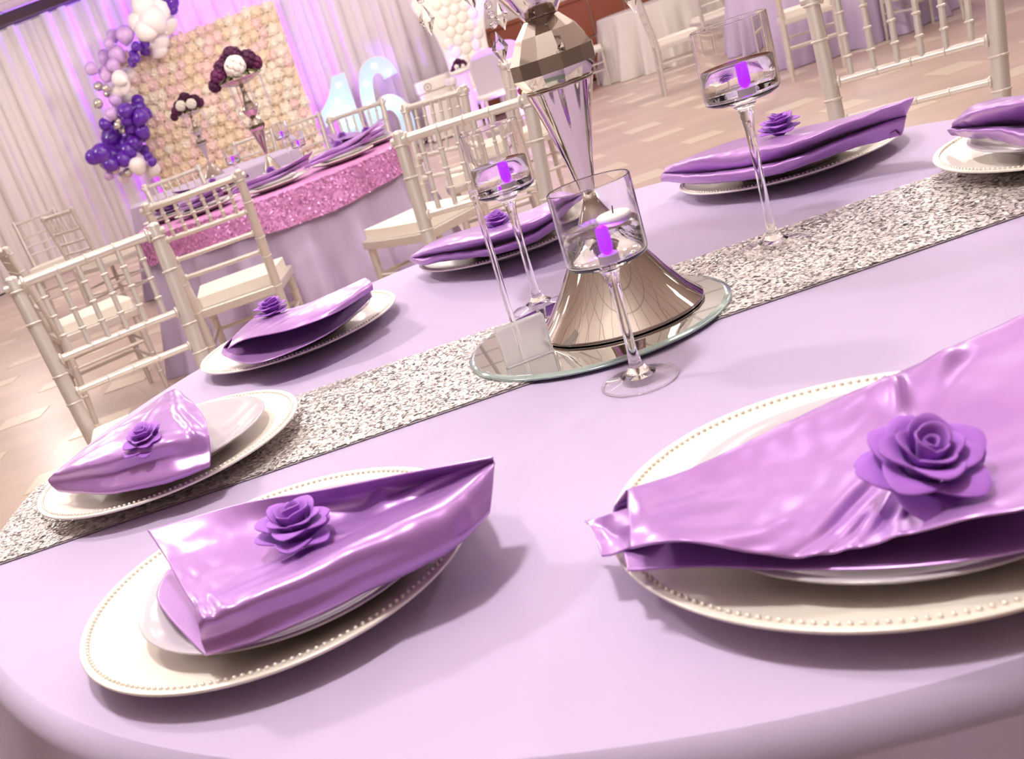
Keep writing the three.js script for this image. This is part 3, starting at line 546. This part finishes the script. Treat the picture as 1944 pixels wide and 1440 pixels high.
// settings on the second table
{
  const words = ['nearest left', 'nearest middle', 'nearest right', 'right-hand', 'far right', 'far left', 'left-hand'];
  const ch0 = scene.getObjectByName('charger_plate'), dp0 = scene.getObjectByName('dinner_plate'), nk0 = scene.getObjectByName('napkin_005'), ro0 = scene.getObjectByName('foam_rose_005');
  [125, 85, 45, 5, -40, -130, 170].forEach((deg, i) => {
    const a = deg * Math.PI / 180, x = BT[0] + 0.56 * Math.cos(a), z = BT[1] + 0.56 * Math.sin(a), w = words[i] + ' on the pink sequin table';
    dup(ch0, 'cream charger plate, ' + w, [x, TOP + 0.004, z]); dup(dp0, 'pale dinner plate, ' + w, [x, TOP + 0.012, z]);
    const turn = -(a + Math.PI / 4) + Math.PI, n = dup(nk0, 'folded lavender napkin, ' + w, undefined, turn);
    const off = V(0.37, 0, -0.34).applyAxisAngle(V(0, 1, 0), turn); n.position.set(x - off.x, TOP + 0.004, z - off.z);
    dup(ro0, 'small purple rose on the napkin, ' + w, [x, TOP + 0.072, z]);
  });
}
// candle glasses and lights round the second table's centrepiece
{
  const gl = ['candle_glass', 'candle_glass_001', 'candle_glass_002'].map((q) => scene.getObjectByName(q)), le = scene.getObjectByName('submersible_light_001');
  [[0.2, 0.1, 0, 'shortest candle glass on the sequin table, right of its centrepiece'], [-0.14, 0.2, 1, 'middle-height candle glass on the sequin table, left of its centrepiece'], [0.12, -0.2, 2, 'tallest candle glass on the sequin table, behind its centrepiece']].forEach(([x, z, k, lb]) => {
    dup(gl[k], lb, [BT[0] + x, TOP + 0.004, BT[1] + z]); const y = TOP + [0.149, 0.187, 0.209][k];
    dup(le, 'purple light capsule in the ' + lb, [BT[0] + x, y, BT[1] + z]);
    const pl = new THREE.PointLight(0xa040ff, 0.03, 0, 2); pl.position.set(BT[0] + x, y, BT[1] + z); pl.castShadow = true; pl.shadow.radius = 0.2; scene.add(pl);
  });
}
// flowers on the tall centrepieces
function roundBloom(r, n, seedA) { const gs = []; for (let i = 0; i < n; i++) { const y = 1 - 2 * (i + 0.5) / n, q = Math.sqrt(1 - y * y), a = i * 2.4 + seedA; const g = new THREE.SphereGeometry(r * 0.36, 6, 4).scale(1, 0.45, 1); g.applyQuaternion(new THREE.Quaternion().setFromUnitVectors(V(0, 1, 0), V(q * Math.cos(a), y, q * Math.sin(a)))).translate(q * Math.cos(a) * r * 0.8, y * r * 0.8, q * Math.sin(a) * r * 0.8); gs.push(g); } gs.push(new THREE.SphereGeometry(r * 0.78, 10, 8)); return merged(gs); }
function makeFlowers(pos, s, label, whites) {
  const t = thing('flower_arrangement', label, 'flowers', pos);
  const dark = [[-0.11, 0.03, 0.03, 0.055], [-0.075, 0.075, 0.02, 0.05], [0.09, 0.07, 0.02, 0.06], [0.125, 0.035, 0.0, 0.05], [0.0, 0.13, -0.02, 0.05], [0.03, 0.12, 0.03, 0.045], [-0.03, 0.1, -0.07, 0.06], [0.06, 0.06, -0.08, 0.06], [-0.15, -0.01, 0.02, 0.045], [0.02, 0.03, 0.07, 0.04]];
  dark.forEach(([x, y, z, r], i) => part('bloom', roundBloom(r * s, 22, i), i % 3 ? M.plum : M.plumLight, t).position.set(x * s, y * s, z * s));
  for (const [x, y, z, r] of whites) part('bloom', roundBloom(r * s, 26, 3), M.wax, t, 'white round bloom').position.set(x * s, y * s, z * s);
  const lf = []; for (let i = 0; i < 14; i++) { const a = i / 14 * 6.28, g = new THREE.SphereGeometry(0.5, 6, 4).scale(0.035 * s, 0.006 * s, 0.09 * s).rotateX(0.5).rotateY(a).translate(Math.sin(a) * 0.12 * s, 0.0, Math.cos(a) * 0.1 * s); lf.push(g); }
  part('leaves', lf, M.leaf, t); return t;
}
dup(centre, 'tall chrome centrepiece with hanging crystals on the pink sequin table', [BT[0] + 0.02, TOP + 0.004, BT[1] + 0.02]);
makeFlowers([BT[0] + 0.02, TOP + 0.56, BT[1] + 0.02], 0.85, 'plum flowers around one large white bloom topping the sequin table centrepiece', [[0.01, 0.05, 0.085, 0.07]]);
// farther lavender table
const T2 = [-1.36, -7.75];
single('tablecloth', clothGeo(0.76, 0.755, 0.4, 15), M.skirt, 'plain lavender cloth on the farther table by the flower wall panel', 'tablecloth', [T2[0], TOP, T2[1]]);
dup(centre, 'small-looking chrome centrepiece on the farther lavender table', [T2[0], TOP + 0.002, T2[1]]);
makeFlowers([T2[0], TOP + 0.56, T2[1]], 0.85, 'plum flowers with two white blooms topping the farther centrepiece', [[-0.045, 0.06, 0.085, 0.055], [0.055, 0.045, 0.085, 0.055]]);
single('tablecloth', clothGeo(0.80, 0.755, 3.4, 15), std({ color: 0xd8d0c8, roughness: 0.6, side: THREE.DoubleSide }), 'pale silver cloth on the far right table by the brown wainscot', 'tablecloth', [4.05, TOP, -12.4]);
single('tablecloth', clothGeo(0.80, 0.755, 5.1, 17), M.skirt, 'lavender cloth on the far right table, top cut by the photo edge', 'tablecloth', [4.15, TOP, -8.25]);
single('tablecloth', clothGeo(0.76, 0.755, 4.2, 15), std({ color: 0xa98fc0, roughness: 0.6, side: THREE.DoubleSide }), 'darker lilac cloth on the table at the right rear behind the chair spindles', 'tablecloth', [6.1, TOP, -8.4]);

// flower wall panel
{
  const t = thing('flower_wall', 'square wall panel covered in cream and blush paper flowers', 'flower wall', [0, 0, 0]);
  const x0 = -2.72, x1 = -0.5, y0 = 0.05, y1 = 2.34, z = -12.98;
  part('backing_board', box(x1 - x0, y1 - y0, 0.05, (x0 + x1) / 2, (y0 + y1) / 2, z - 0.05), M.flowerCream, t);
  const bl = [0, 1, 2].map((k) => { const gs = []; for (let ring = 0; ring < 3; ring++) for (let i = 0; i < 6; i++) { const a = i / 6 * 6.283 + ring * 0.5 + k, r = [0.052, 0.034, 0.014][ring]; gs.push(new THREE.SphereGeometry(0.03, 5, 3).scale(1, 0.8, 0.35).rotateX(0.5).rotateZ(a - 1.57).translate(r * Math.cos(a), r * Math.sin(a), 0.012 + ring * 0.014)); } return merged(gs); });
  const mats = [M.flowerCream, M.flowerBlush, M.flowerIvory];
  const nx = 17, ny = 17;
  for (let j = 0; j < ny; j++) for (let i = 0; i < nx; i++) {
    const x = x0 + 0.06 + (i + 0.5 * (j % 2)) * (x1 - x0 - 0.12) / (nx - 0.5), y = y0 + 0.06 + j * (y1 - y0 - 0.12) / (ny - 1);
    const pinkish = (x < -1.2 ? 0.45 : 0.12), q = rnd(), m = part('flower', bl[Math.floor(rnd() * 3)], mats[q < pinkish ? 1 : q < 0.62 ? 2 : 0], t); m.position.set(x + rr(-0.02, 0.02), y + rr(-0.02, 0.02), z - 0.02); m.rotation.z = rr(0, 6); const s = rr(1.0, 1.4); m.scale.set(s, s, s);
  }
  part('frame_legs', [box(0.04, 0.1, 0.3, x0 + 0.1, 0.05, z - 0.05), box(0.04, 0.1, 0.3, x1 - 0.1, 0.05, z - 0.05)], M.steel, t);
}
// purple uplights behind the panel
for (const [x, lb] of [[-2.1, 'purple uplight on the floor behind the balloon garland'], [-0.95, 'purple uplight on the floor behind the flower wall panel']]) {
  const t = thing('uplight', lb, 'uplight', [x, 0, -13.1]);
  part('can', lathe([[0, 0.004], [0.05, 0.004], [0.06, 0.02], [0.06, 0.13], [0.05, 0.13], [0.05, 0.03], [0, 0.03]], 24), M.black, t); part('lens', new THREE.CylinderGeometry(0.048, 0.048, 0.006, 24).translate(0, 0.118, 0), M.fixtureGlow, t);
  const s = new THREE.SpotLight(0x8426ff, 260, 0, 0.7, 0.6, 2); s.position.set(x, 0.135, -13.1); s.target.position.set(x, 3.1, -13.42); s.castShadow = true; scene.add(s, s.target);
}
// balloons
const BALLOON = [[-315,121,16,'p'], [-329,129,10,'p'], [-306,144,14,'p'], [-288,122,11,'p'], [-318,129,13,'p'], [-291,130,11,'p'], [-276,128,10,'p'], [-312,114,10,'p'], [-272,116,7,'q'], [-267,107,6,'q'], [-262,100,6,'q'], [-268,136,11,'p'], [-273,148,10,'p'], [-255,154,10,'p'], [-259,167,10,'p'], [-249,157,8,'p'], [-269,167,10,'p'], [-256,175,8,'p'], [-289,162,8,'p'], [-300,161,8,'p'], [-282,141,5,'s'], [-284,148,5,'s'], [-286,155,5,'s'], [-280,135,4,'s'], [-279,151,4,'s'], [-282,159,4,'s'], [-275,140,4,'s'], [-287,160,4,'s'], [-287,170,8,'l'], [-283,177,8,'l'], [-278,184,8,'l'], [-293,167,6,'l'], [-270,188,10,'w'], [-263,196,10,'w'], [-260,205,10,'w'], [-254,209,8,'w'], [-271,194,8,'w'], [-298,187,6,'s'], [-304,186,4,'s'], [-291,206,6,'s'], [-281,200,5,'s'], [-288,196,6,'s'], [-276,216,10,'l'], [-289,227,8,'l'], [-274,236,10,'l'], [-254,233,10,'l'], [-257,247,6,'l'], [-254,257,8,'l'], [-236,250,11,'l'], [-262,222,8,'l'], [-219,240,6,'q'], [-217,233,6,'q'], [-227,233,6,'q'], [-224,227,6,'q'], [-235,226,6,'q'], [-233,221,6,'q'], [-244,221,6,'q'], [-240,217,5,'q'], [-209,247,14,'w'], [-204,232,13,'w'], [-213,258,14,'w'], [-195,255,17,'w'], [-185,248,13,'w'], [-184,264,15,'w'], [-201,273,15,'w'], [-207,223,10,'w'], [-169,266,10,'p'], [-171,278,11,'p'], [-182,284,11,'p'], [-169,258,6,'p'], [-282,101,11,'w'], [-272,90,10,'w'], [-298,97,6,'s'], [-311,107,6,'s'], [-311,93,8,'w'], [-322,102,6,'l'], [-296,114,10,'p'], [-300,126,12,'p'], [-260,138,9,'p'], [-272,158,9,'p'], [-323,117,9,'p']];

{
  const mats = { p: M.balloonP, q: M.balloonP, l: M.balloonL, w: M.balloonW, s: M.balloonS };
  const text = { p: ['large dark purple balloon in the balloon garland', 'large dark purple balloons of the garland'], q: ['small dark purple balloon in a row on the balloon garland', 'small dark purple balloons of the garland'], l: ['lavender balloon in the left side of the balloon garland', 'lavender balloons of the garland'], w: ['white balloon in the chain of the balloon garland', 'white balloons of the garland'], s: ['small silver balloon in the balloon garland', 'small silver balloons of the garland'] };
  const body = lathe([[0, -1.12], [0.12, -1.08], [0.45, -0.88], [0.78, -0.52], [0.96, -0.1], [1, 0.22], [0.92, 0.55], [0.7, 0.82], [0.36, 0.97], [0, 1]], 20), knot = new THREE.ConeGeometry(0.12, 0.16, 8).translate(0, -1.16, 0);
  const firsts = {}, words = ['lowest', 'second lowest', 'third lowest', 'fourth lowest', 'fifth lowest', 'sixth lowest', 'seventh lowest', 'eighth lowest', 'ninth lowest', 'tenth lowest', 'eleventh lowest', 'twelfth lowest', 'thirteenth lowest', 'fourteenth lowest', 'fifteenth lowest', 'sixteenth lowest', 'seventeenth lowest', 'eighteenth lowest', 'nineteenth lowest', 'twentieth lowest', 'twenty-first lowest', 'twenty-second lowest', 'twenty-third lowest', 'twenty-fourth lowest', 'twenty-fifth lowest', 'twenty-sixth lowest', 'twenty-seventh lowest', 'twenty-eighth lowest', 'twenty-ninth lowest'];
  const what = { p: 'large dark purple', q: 'small dark purple', l: 'lavender', w: 'white', s: 'small silver' };
  const kindText = (k, i) => { const same = BALLOON.map((q, n) => [q[1], n, q[3]]).filter((q) => q[2] === k).sort((p, q) => p[0] - q[0] || p[1] - q[1]), at = same.findIndex((q) => q[1] === i); return what[k] + ' balloon in the garland, ' + (at === same.length - 1 ? 'topmost' : words[at]) + ' of its colour and size'; };
  BALLOON.forEach(([x, y, r, k], i) => {
    if (!firsts[k]) { const t = thing('balloon', text[k][0], 'balloon', [0, 0, 0], 0, text[k][1]); part('body', body, mats[k], t); part('knot', knot, mats[k], t); firsts[k] = t; }
    const b = firsts[k].userData.placed ? dup(firsts[k], null, undefined, undefined, text[k][1]) : firsts[k]; delete b.userData.placed; firsts[k].userData.placed = true;
    b.userData.label = kindText(k, i); b.position.set(x / 100, y / 100, -12.55 + 0.2 * Math.sin(i * 2.1)); b.scale.setScalar(r / 100 * 1.04); b.rotation.set(rr(-0.9, 0.9), 0, rr(-0.9, 0.9));
  });
  for (const k in firsts) delete firsts[k].userData.placed;
}
// lit numbers
function marquee(shape, x, y, z, w, label, bulbs) {
  const t = thing('marquee_number', label, 'lit number', [x, y, z]);
  part('body', new THREE.ExtrudeGeometry(shape, { depth: 0.14, bevelEnabled: true, bevelSize: 0.008, bevelThickness: 0.008, bevelSegments: 2, curveSegments: 20 }), M.white, t);
  part('face', new THREE.ExtrudeGeometry(shape, { depth: 0.004, bevelEnabled: false, curveSegments: 20 }).scale(1, 1, 1).translate(0, 0, 0.15), M.marquee, t);
  for (const [bx, by] of bulbs) part('bulb', new THREE.SphereGeometry(0.032, 12, 8).translate(bx, by, 0.165), M.bulb, t);
  const l = new THREE.PointLight(0xbcdcff, 0.35, 0, 2); l.position.set(x + w / 2, y + 0.7, z + 0.35); l.castShadow = true; l.shadow.radius = 6; scene.add(l);
}
{
  const one = new THREE.Shape(); one.moveTo(0.17, 0); one.lineTo(0.42, 0); one.lineTo(0.42, 1.2); one.lineTo(0.24, 1.2); one.bezierCurveTo(0.2, 1.06, 0.1, 0.92, -0.03, 0.84); one.lineTo(-0.03, 0.64); one.lineTo(0.17, 0.74); one.lineTo(0.17, 0);
  marquee(one, -0.36, 0.02, -12.98, 0.4, 'glowing white number one standing in front of the curtain', [[0.3, 1.08], [0.22, 0.9], [0.06, 0.76], [0.32, 0.76], [0.3, 0.55], [0.3, 0.35], [0.3, 0.15]]);
  const six = new THREE.Shape(); six.moveTo(0.56, 0.98); six.bezierCurveTo(0.54, 1.16, 0.44, 1.25, 0.3, 1.25); six.bezierCurveTo(0.1, 1.25, 0.0, 1.0, 0.0, 0.6); six.bezierCurveTo(0.0, 0.2, 0.1, 0.0, 0.3, 0.0); six.bezierCurveTo(0.48, 0.0, 0.58, 0.16, 0.58, 0.38); six.bezierCurveTo(0.58, 0.62, 0.46, 0.76, 0.33, 0.76); six.bezierCurveTo(0.26, 0.76, 0.21, 0.73, 0.17, 0.68); six.bezierCurveTo(0.18, 0.9, 0.22, 1.06, 0.3, 1.06); six.bezierCurveTo(0.35, 1.06, 0.37, 1.02, 0.38, 0.96); six.lineTo(0.56, 0.98);
  const hole = new THREE.Path(); hole.absellipse(0.295, 0.37, 0.11, 0.21, 0, Math.PI * 2, true); six.holes.push(hole);
  marquee(six, 0.15, 0.02, -12.98, 0.6, 'glowing white number six standing in front of the curtain', [[0.3, 1.15], [0.46, 1.02], [0.13, 0.98], [0.08, 0.72], [0.09, 0.4], [0.3, 0.66], [0.46, 0.55], [0.48, 0.3], [0.3, 0.08], [0.14, 0.18]]);
}
// white throne, bench and round-backed chairs
{
  const t = thing('throne_chair', 'tall white tufted throne chair with scrolled wings by the curtain end', 'throne', [1.60, 0, -12.3]);
  const s = new THREE.Shape(); s.moveTo(-0.27, 0.35); s.lineTo(0.27, 0.35); s.bezierCurveTo(0.25, 0.8, 0.24, 1.0, 0.3, 1.25); s.bezierCurveTo(0.36, 1.5, 0.5, 1.55, 0.47, 1.7); s.bezierCurveTo(0.4, 1.78, 0.34, 1.7, 0.33, 1.66); s.bezierCurveTo(0.28, 1.85, 0.12, 1.9, 0, 2.02); s.bezierCurveTo(-0.12, 1.9, -0.28, 1.85, -0.33, 1.66); s.bezierCurveTo(-0.34, 1.7, -0.4, 1.78, -0.47, 1.7); s.bezierCurveTo(-0.5, 1.55, -0.36, 1.5, -0.3, 1.25); s.bezierCurveTo(-0.24, 1.0, -0.25, 0.8, -0.27, 0.35);
  part('backrest', new THREE.ExtrudeGeometry(s, { depth: 0.1, bevelEnabled: true, bevelSize: 0.02, bevelThickness: 0.02, bevelSegments: 3, curveSegments: 14 }).translate(0, 0, -0.3), M.cushion, t);
  for (let j = 0; j < 9; j++) for (let i = 0; i < 3 + (j % 2); i++) part('tufted_pad', new THREE.SphereGeometry(0.07, 10, 6).scale(1, 1, 0.4).translate((i - (2 + (j % 2)) / 2) * 0.13, 0.75 + j * 0.12, -0.18), M.cushion, t);
  part('seat', rbox(0.62, 0.2, 0.55, 0.05, 0, 0.42, 0), M.cushion, t);
  for (const q of [-1, 1]) { part('arm', [rbox(0.09, 0.1, 0.55, 0.035, q * 0.33, 0.68, 0), between([q * 0.33, 0.5, 0.2], [q * 0.33, 0.64, 0.22], 0.03)], M.white, t); for (const z of [-0.2, 0.2]) part('leg', between([q * 0.28, 0, z], [q * 0.27, 0.33, z], 0.025, 0.045), M.white, t); }
}
{
  const t = thing('white_bench', 'low white box bench with a small round emblem left of the throne', 'bench', [1.15, 0, -12.98]);
  part('body', rbox(0.5, 0.62, 0.4, 0.02, 0, 0.32, 0), M.cushion, t); part('lid', rbox(0.54, 0.16, 0.44, 0.03, 0, 0.71, 0), M.cushion, t);
  part('emblem', [new THREE.TorusGeometry(0.045, 0.008, 8, 24).translate(-0.13, 0.7, 0.222), box(0.05, 0.012, 0.006, -0.13, 0.7, 0.222), box(0.012, 0.05, 0.006, -0.13, 0.7, 0.222)], M.tbar, t);
}
makeFlowers([1.36, 0.82, -11.75], 0.6, 'small plum and white flower cluster low in front of the throne', [[-0.06, 0.03, 0.07, 0.05], [0.06, 0.0, 0.07, 0.05]]);
{ const t = thing('flower_stand', 'slim white pedestal carrying the low plum flower cluster', 'pedestal', [1.36, 0, -11.75]); part('column', lathe([[0, 0], [0.14, 0], [0.14, 0.03], [0.09, 0.06], [0.08, 0.72], [0.13, 0.76], [0.13, 0.8], [0, 0.8]], 24), M.white, t); }
for (const [x, z, lb] of [[1.94, -11.6, 'white round-backed chair in front of the brown wainscot, higher of the two'], [1.55, -10.7, 'white round-backed chair beside the throne, glowing purple']]) {
  const t = thing('round_back_chair', lb, 'chair', [x, 0, z]);
  const s = new THREE.Shape(); s.moveTo(-0.17, 0.45); s.lineTo(0.17, 0.45); s.lineTo(0.18, 0.78); s.bezierCurveTo(0.18, 0.98, -0.18, 0.98, -0.18, 0.78); s.lineTo(-0.17, 0.45);
  part('backrest', new THREE.ExtrudeGeometry(s, { depth: 0.03, bevelEnabled: true, bevelSize: 0.01, bevelThickness: 0.01, curveSegments: 14 }).translate(0, 0, -0.2), M.frost, t); part('seat', rbox(0.42, 0.05, 0.42, 0.02, 0, 0.45, 0), M.white, t);
  for (const a of [-1, 1]) for (const b of [-1, 1]) part('leg', between([a * 0.18, 0, b * 0.18], [a * 0.17, 0.43, b * 0.17], 0.015, 0.02), M.white, t);
}
{
  const t = thing('uplight', 'purple uplight on the floor under the round-backed chairs', 'uplight', [1.75, 0, -10.2]);
  part('can', lathe([[0, 0.004], [0.05, 0.004], [0.06, 0.02], [0.06, 0.13], [0.05, 0.13], [0.05, 0.03], [0, 0.03]], 24), M.black, t); part('lens', new THREE.CylinderGeometry(0.048, 0.048, 0.006, 24).translate(0, 0.118, 0), M.fixtureGlow, t);
  const s = new THREE.SpotLight(0x8a3dff, 45, 0, 0.7, 0.7, 2); s.position.set(1.75, 0.135, -10.2); s.target.position.set(1.75, 0.8, -11.2); s.castShadow = true; scene.add(s, s.target);
}
scene.traverse((o) => { if (o.isLight && o.shadow) o.castShadow = o.type !== 'RectAreaLight'; });
renderer.render(scene, camera);
